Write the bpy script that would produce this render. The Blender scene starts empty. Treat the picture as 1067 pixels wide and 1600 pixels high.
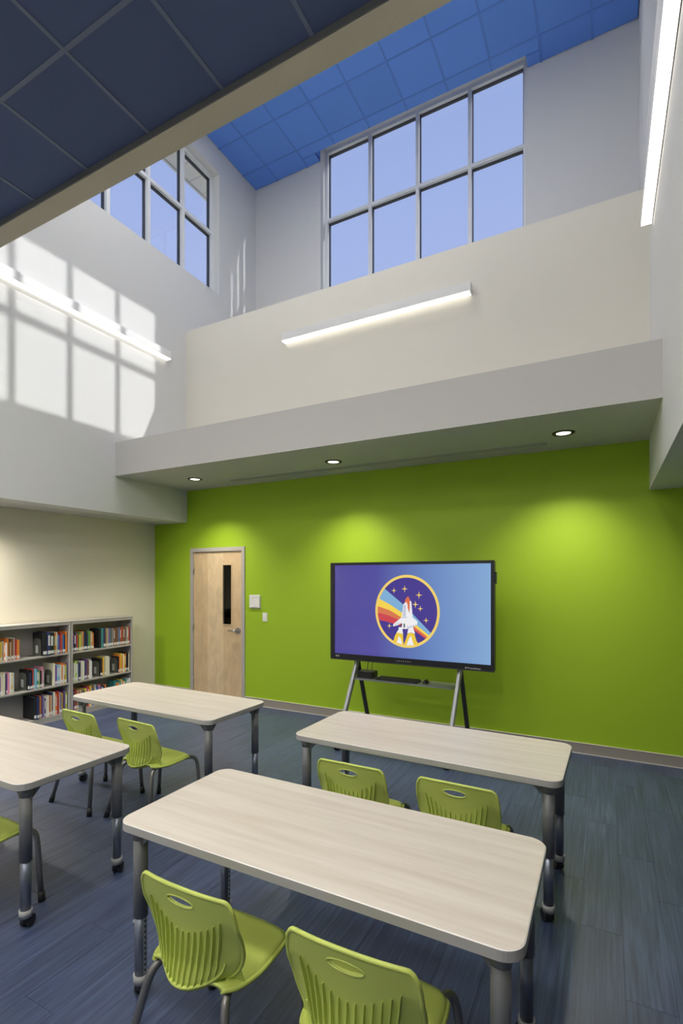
import bpy, bmesh, math, random
from mathutils import Vector, Matrix

SC = bpy.context.scene
COL = SC.collection
PI = math.pi
random.seed(7)

# ----------------------------------------------------------------------------
# camera, world, sun, exposure
# ----------------------------------------------------------------------------
EYE = 1.735
cam_d = bpy.data.cameras.new('camera')
cam = bpy.data.objects.new('camera', cam_d)
COL.objects.link(cam)
cam.location = (0, 0, EYE)
cam.rotation_euler = (math.radians(90), 0, math.radians(27.817))
cam_d.sensor_fit = 'VERTICAL'
cam_d.sensor_height = 36.0
cam_d.lens = 36.0 * 779.83 / 1600.0
cam_d.shift_y = (904.67 - 800.0) / 1600.0
cam_d.clip_start = 0.05
cam_d.clip_end = 300
SC.camera = cam

SUN_DIR = Vector((-6.01, -1.235, -2.785)).normalized()
sun_d = bpy.data.lights.new('sun', 'SUN')
sun_d.energy = 2.45
sun_d.angle = math.radians(0.53)
sun_d.color = (1.0, 0.97, 0.93)
sun = bpy.data.objects.new('sun', sun_d)
COL.objects.link(sun)
sun.location = (30, 6, 20)
sun.rotation_euler = SUN_DIR.to_track_quat('-Z', 'Y').to_euler()

W = bpy.data.worlds.new('sky')
SC.world = W
W.use_nodes = True
nt = W.node_tree
nt.nodes.clear()
n_out = nt.nodes.new('ShaderNodeOutputWorld')
n_bg = nt.nodes.new('ShaderNodeBackground')
n_ramp = nt.nodes.new('ShaderNodeValToRGB')
n_sep = nt.nodes.new('ShaderNodeSeparateXYZ')
n_tc = nt.nodes.new('ShaderNodeTexCoord')
nt.links.new(n_tc.outputs['Generated'], n_sep.inputs[0])
nt.links.new(n_sep.outputs['Z'], n_ramp.inputs[0])
nt.links.new(n_ramp.outputs[0], n_bg.inputs[0])
nt.links.new(n_bg.outputs[0], n_out.inputs[0])
cr = n_ramp.color_ramp
cr.elements[0].position = 0.0
cr.elements[0].color = (0.56, 0.54, 0.51, 1)
cr.elements[1].position = 1.0
cr.elements[1].color = (0.23, 0.31, 0.68, 1)
e = cr.elements.new(0.02); e.color = (0.52, 0.60, 0.80, 1)
e = cr.elements.new(0.55); e.color = (0.42, 0.51, 0.84, 1)
e = cr.elements.new(0.72); e.color = (0.35, 0.45, 0.79, 1)
n_bg.inputs['Strength'].default_value = 1.0

vs = SC.view_settings
vs.view_transform = 'Standard'
vs.look = 'None'
vs.gamma = 1.0
vs.exposure = 0.0
vs.use_curve_mapping = False
SC.cycles.use_denoising = True
SC.cycles.max_bounces = 10
SC.cycles.diffuse_bounces = 7
SC.cycles.transparent_max_bounces = 16
SC.cycles.sample_clamp_indirect = 6.0
SC.cycles.caustics_reflective = False
SC.cycles.caustics_refractive = False

LENS_L = 2.0      # radiance of the linear lamps
LOW_FILL_L = 36.0    # radiance of the unseen fill panels added in the low ceiling
HIGH_FILL_L = 23.0       # radiance of the unseen fill panels added in the high ceiling
SPOT_W = 165.0
AISLE_FILL_W = 280.0  # power of the downlights added in the left aisle

# ----------------------------------------------------------------------------
# materials
# ----------------------------------------------------------------------------
def srgb(r, g, b):
    def f(c):
        c /= 255.0
        return c / 12.92 if c <= 0.04045 else ((c + 0.055) / 1.055) ** 2.4
    return (f(r), f(g), f(b))

MATS = {}
def mat(name, col, rough=0.6, metal=0.0, spec=0.5, bump=None, var=None, emis=None, coat=0.0, objvar=0.0):
    """principled material; bump=(scale,strength,dist), var=(scale,amount,(sx,sy,sz)) colour mottling"""
    m = bpy.data.materials.new(name)
    m.use_nodes = True
    t = m.node_tree
    b = t.nodes['Principled BSDF']
    b.inputs['Base Color'].default_value = (*col, 1)
    b.inputs['Roughness'].default_value = rough
    b.inputs['Metallic'].default_value = metal
    b.inputs['Specular IOR Level'].default_value = spec
    b.inputs['Coat Weight'].default_value = coat
    tc = t.nodes.new('ShaderNodeTexCoord')
    last = None
    if var:
        mp = t.nodes.new('ShaderNodeMapping')
        mp.inputs['Scale'].default_value = var[2]
        t.links.new(tc.outputs['Object'], mp.inputs[0])
        no = t.nodes.new('ShaderNodeTexNoise')
        no.inputs['Scale'].default_value = var[0]
        no.inputs['Detail'].default_value = 5
        t.links.new(mp.outputs[0], no.inputs['Vector'])
        mr = t.nodes.new('ShaderNodeMapRange')
        mr.inputs[1].default_value = 0.3
        mr.inputs[2].default_value = 0.7
        mr.inputs[3].default_value = 1 - var[1]
        mr.inputs[4].default_value = 1 + var[1]
        t.links.new(no.outputs[0], mr.inputs[0])
        last = mr.outputs[0]
    if objvar:
        oi = t.nodes.new('ShaderNodeObjectInfo')
        mr2 = t.nodes.new('ShaderNodeMapRange')
        mr2.inputs[3].default_value = 1 - objvar
        mr2.inputs[4].default_value = 1 + objvar
        t.links.new(oi.outputs['Random'], mr2.inputs[0])
        if last:
            mu = t.nodes.new('ShaderNodeMath'); mu.operation = 'MULTIPLY'
            t.links.new(last, mu.inputs[0]); t.links.new(mr2.outputs[0], mu.inputs[1])
            last = mu.outputs[0]
        else:
            last = mr2.outputs[0]
    if last:
        vm = t.nodes.new('ShaderNodeVectorMath'); vm.operation = 'SCALE'
        vm.inputs[0].default_value = col
        t.links.new(last, vm.inputs['Scale'])
        t.links.new(vm.outputs[0], b.inputs['Base Color'])
    if bump:
        no2 = t.nodes.new('ShaderNodeTexNoise')
        no2.inputs['Scale'].default_value = bump[0]
        no2.inputs['Detail'].default_value = 3
        t.links.new(tc.outputs['Object'], no2.inputs['Vector'])
        bp = t.nodes.new('ShaderNodeBump')
        bp.inputs['Strength'].default_value = bump[1]
        bp.inputs['Distance'].default_value = bump[2]
        t.links.new(no2.outputs[0], bp.inputs['Height'])
        t.links.new(bp.outputs[0], b.inputs['Normal'])
    if emis:
        b.inputs['Emission Color'].default_value = (*emis[0], 1)
        b.inputs['Emission Strength'].default_value = emis[1]
    MATS[name] = m
    return m

mat('paint_white', (0.655, 0.655, 0.645), 0.75, bump=(180, 0.08, 0.002))
mat('paint_cream', (0.76, 0.735, 0.655), 0.75, bump=(180, 0.08, 0.002))
mat('paint_beige', (0.76, 0.71, 0.585), 0.75, bump=(180, 0.08, 0.002))
mat('paint_green', (0.315, 0.49, 0.013), 0.62, bump=(180, 0.06, 0.002))
mat('paint_header', (0.55, 0.50, 0.38), 0.9, bump=(60, 0.6, 0.004))
mat('soffit_white', (0.56, 0.55, 0.535), 0.8)
mat('slab_dark', (0.02, 0.02, 0.025), 0.9)
mat('tile_blue', (0.12, 0.28, 0.78), 0.85, bump=(220, 0.3, 0.002), objvar=0.05)
mat('grid_blue', (0.09, 0.22, 0.64), 0.6)
mat('tile_blue_shaded', (0.070, 0.10, 0.205), 0.85, bump=(220, 0.3, 0.002), objvar=0.06)  # same tile as the upper ceiling, its shade put into the colour
mat('grid_blue_shaded', (0.125, 0.155, 0.24), 0.5)  # grid bars of the low ceiling, darkened in colour for the shade there
mat('frame_white', (0.72, 0.74, 0.75), 0.4)
mat('gasket_dark', (0.022, 0.03, 0.048), 0.5)
mat('baseboard_taupe', (0.30, 0.27, 0.235), 0.5)
mat('trim_pale', (0.62, 0.59, 0.55), 0.4)
mat('door_frame_taupe', (0.42, 0.39, 0.36), 0.45)
mat('steel_satin', (0.55, 0.55, 0.56), 0.28, metal=1.0)
mat('bracket_steel', (0.32, 0.32, 0.33), 0.45, metal=0.8)
mat('plate_white', (0.78, 0.77, 0.74), 0.4)
mat('plate_grey', (0.6, 0.6, 0.58), 0.45)
mat('lamp_white', (0.80, 0.80, 0.79), 0.4)
mat('lens_glow', (0.9, 0.9, 0.9), 0.5, emis=((1.0, 0.955, 0.87), LENS_L))
mat('fill_panel_glow', (0.9, 0.9, 0.9), 0.5, emis=((1.0, 0.965, 0.90), LOW_FILL_L))
mat('high_fill_glow', (0.9, 0.9, 0.9), 0.5, emis=((1.0, 0.965, 0.90), HIGH_FILL_L))
mat('spot_glow', (0.9, 0.9, 0.9), 0.5, emis=((1.0, 0.95, 0.85), 3.0))
mat('bronze_ring', (0.045, 0.035, 0.02), 0.4, metal=0.3)
mat('vent_grey', (0.45, 0.46, 0.43), 0.6)
mat('slot_black', (0.01, 0.01, 0.01), 0.8)
mat('shelf_laminate', (0.46, 0.435, 0.40), 0.5, var=(60, 0.05, (1, 1, 1)))
mat('bookend_green', (0.15, 0.16, 0.13), 0.45)
mat('paper', (0.68, 0.64, 0.55), 0.8)
mat('label_white', (0.80, 0.80, 0.76), 0.6)
mat('table_edge', (0.40, 0.385, 0.36), 0.45)
mat('table_lip', (0.72, 0.70, 0.66), 0.4)
mat('leg_grey', (0.19, 0.19, 0.192), 0.45, metal=0.25)
mat('leg_blue_steel', (0.20, 0.22, 0.27), 0.36, metal=0.8)
mat('collar_grey', (0.34, 0.34, 0.335), 0.45)
mat('caster_black', (0.008, 0.008, 0.008), 0.45)
mat('strip_silver', (0.55, 0.57, 0.60), 0.35, metal=0.6)
mat('chair_green', (0.50, 0.58, 0.12), 0.42, spec=0.45, bump=(400, 0.05, 0.001))
mat('chair_tube', (0.24, 0.235, 0.225), 0.36, metal=0.75)
mat('foot_black', (0.01, 0.01, 0.01), 0.5)
mat('display_black', (0.012, 0.013, 0.015), 0.35)
mat('display_grey', (0.05, 0.05, 0.055), 0.4)
mat('stand_silver', (0.42, 0.43, 0.44), 0.5, metal=0.6)
mat('stand_dark', (0.028, 0.03, 0.032), 0.4)
mat('shelf_steel', (0.36, 0.37, 0.375), 0.38, metal=0.7)
mat('plastic_black', (0.012, 0.012, 0.013), 0.4)
mat('key_dark', (0.03, 0.03, 0.03), 0.5)
mat('logo_white', (0.7, 0.7, 0.7), 0.5)
mat('eave_white', (0.80, 0.80, 0.78), 0.6)

def glass_mat(name, tint=(1, 1, 1), refl=0.10):
    m = bpy.data.materials.new(name); m.use_nodes = True
    t = m.node_tree; t.nodes.clear()
    o = t.nodes.new('ShaderNodeOutputMaterial')
    tr = t.nodes.new('ShaderNodeBsdfTransparent'); tr.inputs[0].default_value = (*tint, 1)
    gl = t.nodes.new('ShaderNodeBsdfGlossy'); gl.inputs['Roughness'].default_value = 0.02
    mx = t.nodes.new('ShaderNodeMixShader')
    lw = t.nodes.new('ShaderNodeLayerWeight'); lw.inputs[0].default_value = 0.5
    pw = t.nodes.new('ShaderNodeMath'); pw.operation = 'POWER'; pw.inputs[1].default_value = 5.0
    ma = t.nodes.new('ShaderNodeMath'); ma.operation = 'MULTIPLY_ADD'; ma.inputs[1].default_value = 0.6; ma.inputs[2].default_value = refl * .35
    t.links.new(lw.outputs['Facing'], pw.inputs[0]); t.links.new(pw.outputs[0], ma.inputs[0]); t.links.new(ma.outputs[0], mx.inputs[0])
    t.links.new(tr.outputs[0], mx.inputs[1]); t.links.new(gl.outputs[0], mx.inputs[2])
    t.links.new(mx.outputs[0], o.inputs[0])
    MATS[name] = m
glass_mat('window_glass', (0.97, 0.985, 1.0))
glass_mat('door_glass', (0.35, 0.36, 0.36))

def streak_mat(name, stops, vec_scale, scale, rough, rough_var=0.0, objvar=0.08, spec=0.5, fine=None, coat=0.0):
    m = bpy.data.materials.new(name); m.use_nodes = True
    t = m.node_tree; b = t.nodes['Principled BSDF']
    tc = t.nodes.new('ShaderNodeTexCoord')
    oi = t.nodes.new('ShaderNodeObjectInfo')
    cmb = t.nodes.new('ShaderNodeVectorMath'); cmb.operation = 'MULTIPLY_ADD'
    cv = t.nodes.new('ShaderNodeCombineXYZ')
    t.links.new(oi.outputs['Random'], cv.inputs[0]); t.links.new(oi.outputs['Random'], cv.inputs[1])
    t.links.new(cv.outputs[0], cmb.inputs[0])
    cmb.inputs[1].default_value = (37, 61, 0)
    t.links.new(tc.outputs['Object'], cmb.inputs[2])
    mp = t.nodes.new('ShaderNodeMapping'); mp.inputs['Scale'].default_value = vec_scale
    t.links.new(cmb.outputs[0], mp.inputs[0])
    no = t.nodes.new('ShaderNodeTexNoise'); no.inputs['Scale'].default_value = scale
    no.inputs['Detail'].default_value = 8; no.inputs['Roughness'].default_value = 0.62
    t.links.new(mp.outputs[0], no.inputs['Vector'])
    rp = t.nodes.new('ShaderNodeValToRGB')
    rp.color_ramp.elements[0].position = stops[0][0]; rp.color_ramp.elements[0].color = (*stops[0][1], 1)
    rp.color_ramp.elements[1].position = stops[-1][0]; rp.color_ramp.elements[1].color = (*stops[-1][1], 1)
    for p, c in stops[1:-1]:
        e = rp.color_ramp.elements.new(p); e.color = (*c, 1)
    t.links.new(no.outputs[0], rp.inputs[0])
    mr = t.nodes.new('ShaderNodeMapRange'); mr.inputs[3].default_value = 1 - objvar; mr.inputs[4].default_value = 1 + objvar
    t.links.new(oi.outputs['Random'], mr.inputs[0])
    vm = t.nodes.new('ShaderNodeVectorMath'); vm.operation = 'SCALE'
    t.links.new(rp.outputs[0], vm.inputs[0]); t.links.new(mr.outputs[0], vm.inputs['Scale'])
    t.links.new(vm.outputs[0], b.inputs['Base Color'])
    b.inputs['Roughness'].default_value = rough
    b.inputs['Specular IOR Level'].default_value = spec
    b.inputs['Coat Weight'].default_value = coat
    b.inputs['Coat Roughness'].default_value = 0.3
    if rough_var:
        m2 = t.nodes.new('ShaderNodeMapRange'); m2.inputs[3].default_value = rough - rough_var; m2.inputs[4].default_value = rough + rough_var
        t.links.new(no.outputs[0], m2.inputs[0]); t.links.new(m2.outputs[0], b.inputs['Roughness'])
    bp = t.nodes.new('ShaderNodeBump'); bp.inputs['Strength'].default_value = 0.12; bp.inputs['Distance'].default_value = 0.001
    t.links.new(no.outputs[0], bp.inputs['Height']); t.links.new(bp.outputs[0], b.inputs['Normal'])
    MATS[name] = m

streak_mat('floor_plank', [(0.30, srgb(38, 46, 73)), (0.5, srgb(57, 69, 99)), (0.72, srgb(82, 95, 124))],
           (1, 0.035, 1), 55, 0.42, 0.06, objvar=0.10, spec=0.85)
streak_mat('table_wood', [(0.30, (0.585, 0.515, 0.435)), (0.5, (0.65, 0.585, 0.505)), (0.70, (0.71, 0.65, 0.57))],
           (0.06, 1, 1), 22, 0.38, objvar=0.02)

def door_wood():
    m = bpy.data.materials.new('door_birch'); m.use_nodes = True
    t = m.node_tree; b = t.nodes['Principled BSDF']
    tc = t.nodes.new('ShaderNodeTexCoord')
    sp = t.nodes.new('ShaderNodeSeparateXYZ'); t.links.new(tc.outputs['Object'], sp.inputs[0])
    r1 = t.nodes.new('ShaderNodeValToRGB'); r1.color_ramp.interpolation = 'CONSTANT'
    mr = t.nodes.new('ShaderNodeMapRange'); mr.inputs[1].default_value = -0.46; mr.inputs[2].default_value = 0.46
    t.links.new(sp.outputs[0], mr.inputs[0]); t.links.new(mr.outputs[0], r1.inputs[0])
    el = r1.color_ramp.elements
    el[0].position = 0; el[0].color = (0.62, 0.455, 0.265, 1)
    el[1].position = 0.30; el[1].color = (0.70, 0.54, 0.335, 1)
    e = el.new(0.62); e.color = (0.63, 0.465, 0.275, 1)
    mp = t.nodes.new('ShaderNodeMapping'); mp.inputs['Scale'].default_value = (1.6, 1, 0.7)
    t.links.new(tc.outputs['Object'], mp.inputs[0])
    no = t.nodes.new('ShaderNodeTexNoise'); no.inputs['Scale'].default_value = 5; no.inputs['Detail'].default_value = 7
    no.inputs['Distortion'].default_value = 1.2
    t.links.new(mp.outputs[0], no.inputs['Vector'])
    m2 = t.nodes.new('ShaderNodeMapRange'); m2.inputs[1].default_value = 0.3; m2.inputs[2].default_value = 0.7
    m2.inputs[3].default_value = 0.86; m2.inputs[4].default_value = 1.1
    t.links.new(no.outputs[0], m2.inputs[0])
    vm = t.nodes.new('ShaderNodeVectorMath'); vm.operation = 'SCALE'
    t.links.new(r1.outputs[0], vm.inputs[0]); t.links.new(m2.outputs[0], vm.inputs['Scale'])
    t.links.new(vm.outputs[0], b.inputs['Base Color'])
    b.inputs['Roughness'].default_value = 0.38
    MATS['door_birch'] = m
door_wood()

def screen_mat():
    m = bpy.data.materials.new('screen_glow'); m.use_nodes = True
    t = m.node_tree; b = t.nodes['Principled BSDF']
    tc = t.nodes.new('ShaderNodeTexCoord')
    sp = t.nodes.new('ShaderNodeSeparateXYZ'); t.links.new(tc.outputs['Object'], sp.inputs[0])
    mr = t.nodes.new('ShaderNodeMapRange'); mr.inputs[1].default_value = -0.83; mr.inputs[2].default_value = 0.83
    t.links.new(sp.outputs[0], mr.inputs[0])
    r1 = t.nodes.new('ShaderNodeValToRGB'); t.links.new(mr.outputs[0], r1.inputs[0])
    el = r1.color_ramp.elements
    el[0].position = 0; el[0].color = (*srgb(78, 70, 158), 1)
    el[1].position = 1.0; el[1].color = (*srgb(138, 178, 224), 1)
    e = el.new(0.30); e.color = (*srgb(84, 80, 166), 1)
    e = el.new(0.62); e.color = (*srgb(106, 138, 200), 1)
    b.inputs['Base Color'].default_value = (0.01, 0.01, 0.012, 1)
    b.inputs['Roughness'].default_value = 0.14
    b.inputs['Specular IOR Level'].default_value = 0.5
    t.links.new(r1.outputs[0], b.inputs['Emission Color'])
    b.inputs['Emission Strength'].default_value = 0.85
    MATS['screen_glow'] = m
screen_mat()
def emblem_mat(name, c):
    mat('emblem_' + name, (c[0] * .02, c[1] * .02, c[2] * .02), 0.14, emis=(c, 0.9))
emblem_mat('yellow', srgb(248, 215, 110)); emblem_mat('purple', srgb(72, 58, 146))
emblem_mat('blue', srgb(130, 180, 220)); emblem_mat('gold', srgb(252, 218, 84))
emblem_mat('orange', srgb(222, 124, 84)); emblem_mat('red', srgb(212, 72, 84))
emblem_mat('white', srgb(246, 246, 248)); emblem_mat('flame', srgb(244, 206, 70))
emblem_mat('grey', srgb(200, 205, 222)); emblem_mat('dark', srgb(60, 62, 84))
emblem_mat('nose', srgb(226, 112, 72))

# ----------------------------------------------------------------------------
# helpers
# ----------------------------------------------------------------------------
def tag(o, label=None, cat=None, group=None, kind=None):
    if label: o['label'] = label
    if cat: o['category'] = cat
    if group: o['group'] = group
    if kind: o['kind'] = kind
    return o

def empty(name, loc=(0, 0, 0), rz=0.0, parent=None):
    o = bpy.data.objects.new(name, None)
    o.empty_display_size = 0.1
    COL.objects.link(o)
    o.location = loc
    o.rotation_euler = (0, 0, rz)
    if parent: o.parent = parent
    return o

class MB:
    def __init__(s):
        s.v = []; s.f = []; s.sm = []
    def add(s, vs, fs, smooth=False):
        n = len(s.v)
        s.v += [tuple(p) for p in vs]
        s.f += [tuple(i + n for i in f) for f in fs]
        s.sm += [smooth] * len(fs)
        return s
    def box(s, a, b):
        x0, x1 = sorted((a[0], b[0])); y0, y1 = sorted((a[1], b[1])); z0, z1 = sorted((a[2], b[2]))
        return s.add([(x0, y0, z0), (x1, y0, z0), (x1, y1, z0), (x0, y1, z0), (x0, y0, z1), (x1, y0, z1), (x1, y1, z1), (x0, y1, z1)],
                     [(0, 3, 2, 1), (4, 5, 6, 7), (0, 1, 5, 4), (1, 2, 6, 5), (2, 3, 7, 6), (3, 0, 4, 7)])
    def prism(s, pts, z0, z1, axis='z', smooth=False):
        """extrude a ccw 2-D polygon; axis 'z': (x,y), axis 'y': (x,z), axis 'x': (y,z)"""
        n = len(pts)
        def m(p, h):
            return (p[0], p[1], h) if axis == 'z' else ((p[0], h, p[1]) if axis == 'y' else (h, p[0], p[1]))
        vs = [m(p, z0) for p in pts] + [m(p, z1) for p in pts]
        fs = [tuple(range(n))[::-1], tuple(range(n, 2 * n))]
        if axis == 'y': fs = [f[::-1] for f in fs]
        s.add(vs, fs)
        sd = [(i, (i + 1) % n, (i + 1) % n + n, i + n) for i in range(n)]
        if axis == 'y': sd = [f[::-1] for f in sd]
        n0 = len(s.v) - 2 * n
        s.f += [tuple(k + n0 for k in f) for f in sd]
        s.sm += [smooth] * n
        return s
    def tube(s, path, r, seg=12, caps=True, closed=False):
        path = [Vector(p) for p in path]
        rr = r if isinstance(r, (list, tuple)) else [r] * len(path)
        rings = []
        prev_n = None
        N = len(path)
        for i, p in enumerate(path):
            if closed: d = path[(i + 1) % N] - path[i - 1]
            elif i == 0: d = path[1] - p
            elif i == N - 1: d = p - path[i - 1]
            else: d = (path[i + 1] - p).normalized() + (p - path[i - 1]).normalized()
            d.normalize()
            if prev_n is None:
                a = Vector((0, 0, 1)) if abs(d.z) < 0.9 else Vector((1, 0, 0))
                nv = d.cross(a).normalized()
            else:
                nv = (prev_n - d * prev_n.dot(d)).normalized()
            prev_n = nv
            bv = d.cross(nv)
            rings.append([p + (nv * math.cos(2 * PI * k / seg) + bv * math.sin(2 * PI * k / seg)) * rr[i] for k in range(seg)])
        vs = [q for rg in rings for q in rg]
        fs = []
        M = N if closed else N - 1
        for i in range(M):
            j = (i + 1) % N
            for k in range(seg):
                k2 = (k + 1) % seg
                fs.append((i * seg + k, i * seg + k2, j * seg + k2, j * seg + k))
        s.add(vs, fs, True)
        if caps and not closed:
            n0 = len(s.v) - N * seg
            s.f += [tuple(n0 + k for k in range(seg))[::-1], tuple(n0 + (N - 1) * seg + k for k in range(seg))]
            s.sm += [False, False]
        return s
    def cyl(s, c, r, z0, z1, seg=20, r1=None):
        return s.tube([(c[0], c[1], z0), (c[0], c[1], z1)], [r, r if r1 is None else r1], seg)
    def mesh(s, name, m):
        me = bpy.data.meshes.new(name)
        me.from_pydata(s.v, [], s.f)
        me.polygons.foreach_set('use_smooth', s.sm)
        me.materials.append(MATS[m])
        me.update()
        return me
    def build(s, name, m, parent=None, loc=None):
        o = bpy.data.objects.new(name, s.mesh(name, m))
        COL.objects.link(o)
        if parent: o.parent = parent
        if loc: o.location = loc
        return o

def link_copy(src, parent=None):
    c = src.copy(); COL.objects.link(c)
    if parent: c.parent = parent
    return c

CHILD = {}
def copy_tree(o, parent=None):
    c = link_copy(o, parent)
    for ch in [x for x in bpy.data.objects if x.parent == o]:
        copy_tree(ch, c)
    return c

def box_obj(name, a, b, m, parent=None, bevel=0.0):
    """box whose origin is its own centre"""
    c = [(a[i] + b[i]) / 2 for i in range(3)]
    o = MB().box([a[i] - c[i] for i in range(3)], [b[i] - c[i] for i in range(3)]).build(name, m, parent, c)
    if bevel:
        md = o.modifiers.new('bevel', 'BEVEL'); md.width = bevel; md.segments = 2
    return o

def struct(name, mb, m):
    o = mb.build(name, m); o['kind'] = 'structure'; return o

def rounded_rect(w, h, r, n=6):
    pts = []
    for cx, cy, a0 in ((w / 2 - r, h / 2 - r, 0), (-w / 2 + r, h / 2 - r, 90), (-w / 2 + r, -h / 2 + r, 180), (w / 2 - r, -h / 2 + r, 270)):
        for k in range(n + 1):
            a = math.radians(a0 + 90 * k / n)
            pts.append((cx + r * math.cos(a), cy + r * math.sin(a)))
    return pts

def bez(p0, p1, p2, p3, n):
    out = []
    for i in range(n + 1):
        t = i / n
        out.append(tuple((1 - t) ** 3 * a + 3 * (1 - t) ** 2 * t * b + 3 * (1 - t) * t * t * c + t ** 3 * d for a, b, c, d in zip(p0, p1, p2, p3)))
    return out

# ----------------------------------------------------------------------------
# room shell (metres; X along the green wall, Y towards it, camera at the origin)
# ----------------------------------------------------------------------------
XL, XR, XB, XE = -5.504, 0.369, -6.179, 3.4
YS, YG, YC, YW, YH0, YH1, YB = 4.267, 5.503, 5.482, 7.161, 2.255, 2.395, -5.2
ZST, ZSB, ZBM, ZCT, ZCE, ZLC, ZHD = 3.471, 3.045, 2.572, 5.407, 8.653, 4.585, 4.545
ZTOP = 9.25
WT = 0.25

# floor: slab with single planks where the photograph shows them
PW, PL = 0.184, 1.22
PX0, PX1, PY0, PY1 = XB, XB + PW * 43, 0.55, YG
fl = MB().box((XB - .2, YB - .2, -0.12), (XE + .2, YG + .15, -0.006))
fl.box((XB, YB, -0.006), (XE, PY0, 0.0)).box((PX1, PY0, -0.006), (XE, PY1, 0.0))
floor = struct('floor', fl, 'floor_plank')
plank_meshes = {}
for i in range(43):
    y = PY0 - (i * 0.413 % PL)
    while y < PY1 - 0.02:
        a, b = max(y, PY0), min(y + PL, PY1)
        y += PL
        if b - a < 0.05: continue
        key = round(b - a, 3)
        if key not in plank_meshes:
            plank_meshes[key] = MB().box((-PW / 2 + .0006, -(b - a) / 2 + .0006, -0.006), (PW / 2 - .0006, (b - a) / 2 - .0006, 0)).mesh('plank', 'floor_plank')
        o = bpy.data.objects.new('plank', plank_meshes[key]); COL.objects.link(o)
        o.parent = floor; o.location = (PX0 + (i + .5) * PW, (a + b) / 2, 0)

# green wall with the door opening
DX0, DX1, DZ = -5.431, -4.415, 2.187
w = MB().box((XB - .2, YG, 0), (DX0, YG + .15, ZSB + .3)).box((DX1, YG, 0), (XE + .2, YG + .15, ZSB + .3)).box((DX0, YG, DZ), (DX1, YG + .15, ZSB + .3))
struct('wall_front', w, 'paint_green')
# dim store room behind the door
w = MB().box((DX0 - .5, YG + 1.6, 0), (DX1 + .5, YG + 1.7, 2.6)).box((DX0 - .6, YG + .15, 0), (DX0 - .5, YG + 1.7, 2.6)).box((DX1 + .5, YG + .15, 0), (DX1 + .6, YG + 1.7, 2.6))
w.box((DX0 - .6, YG + .15, 2.6), (DX1 + .6, YG + 1.7, 2.7)).box((DX0 - .6, YG + .15, -.1), (DX1 + .6, YG + 1.7, 0))
struct('wall_store_room', w, 'paint_beige')

# lower side walls and the low ceilings of the side aisles
struct('wall_left', MB().box((XB - .2, YB, 0), (XB, YG, ZBM + .1)), 'paint_beige')
struct('wall_right', MB().box((XE, YB, 0), (XE + .2, YG, ZBM + .1)), 'paint_beige')
struct('ceiling_left_aisle', MB().box((XB - .2, YB, ZBM), (XL - WT, YG, ZBM + .25)), 'soffit_white')
struct('ceiling_right_aisle', MB().box((XR + WT, YB, ZBM), (XE + .2, YG, ZBM + .25)), 'soffit_white')

# tall side walls with clerestory openings
LY0, LY1, LZ0, LZ1 = 3.60, 6.21, 6.32, 8.275
def tall_wall(xa, xb):
    m = MB().box((xa, YB, ZBM), (xb, YH0, ZLC + .25)).box((xa, YH0, ZBM), (xb, YG + .01, LZ0)).box((xa, YG + .01, ZBM), (xb, YW + WT, LZ0))
    m.box((xa, YH0, LZ0), (xb, LY0, ZTOP)).box((xa, LY1, LZ0), (xb, YW + WT, ZTOP)).box((xa, LY0, LZ1), (xb, LY1, ZTOP))
    return m
struct('wall_left_upper', tall_wall(XL - WT, XL), 'paint_white')
struct('wall_right_upper', tall_wall(XR, XR + WT), 'paint_white')

# bulkhead above the green wall, cream wall over it, ledge, clerestory wall
struct('ceiling_bulkhead', MB().box((XL, YS, ZSB), (XR, YG + .15, ZST)), 'soffit_white')
struct('wall_front_upper', MB().box((XL, YC, ZST), (XR, YC + .2, ZCT)).box((XL, YC + .2, ZCT - .12), (XR, YW + WT, ZCT)), 'paint_cream')
FX0, FX1, FZ0, FZ1 = -4.17, -0.953, 6.30, 8.93
w = MB().box((XL, YW, ZCT), (FX0, YW + WT, ZTOP)).box((FX1, YW, ZCT), (XR, YW + WT, ZTOP)).box((FX0, YW, ZCT), (FX1, YW + WT, FZ0)).box((FX0, YW, FZ1), (FX1, YW + WT, ZTOP))
struct('wall_front_clerestory', w, 'paint_white')

# header beam under the dark ceiling's edge and the shaft wall above it
struct('trim_1', MB().box((XL, YH0, ZHD), (XR, YH1, ZHD + .35)), 'paint_header')
struct('wall_shaft_back', MB().box((XL, YH0, ZHD + .35), (XR, YH1, ZTOP)), 'paint_white')

# wall behind the camera with tall windows
BW = [(-4.95, -3.75), (-3.45, -2.25), (-1.6, -0.4)]
BZ0, BZ1 = 0.75, 3.3
w = MB(); xs = [XB - .2] + [v for p in BW for v in p] + [XE + .2]
for i in range(0, len(xs), 2): w.box((xs[i], YB - .2, 0), (xs[i + 1], YB, ZLC + .25))
for a, b in BW: w.box((a, YB - .2, 0), (b, YB, BZ0)).box((a, YB - .2, BZ1), (b, YB, ZLC + .25))
struct('wall_back', w, 'paint_white')

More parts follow.
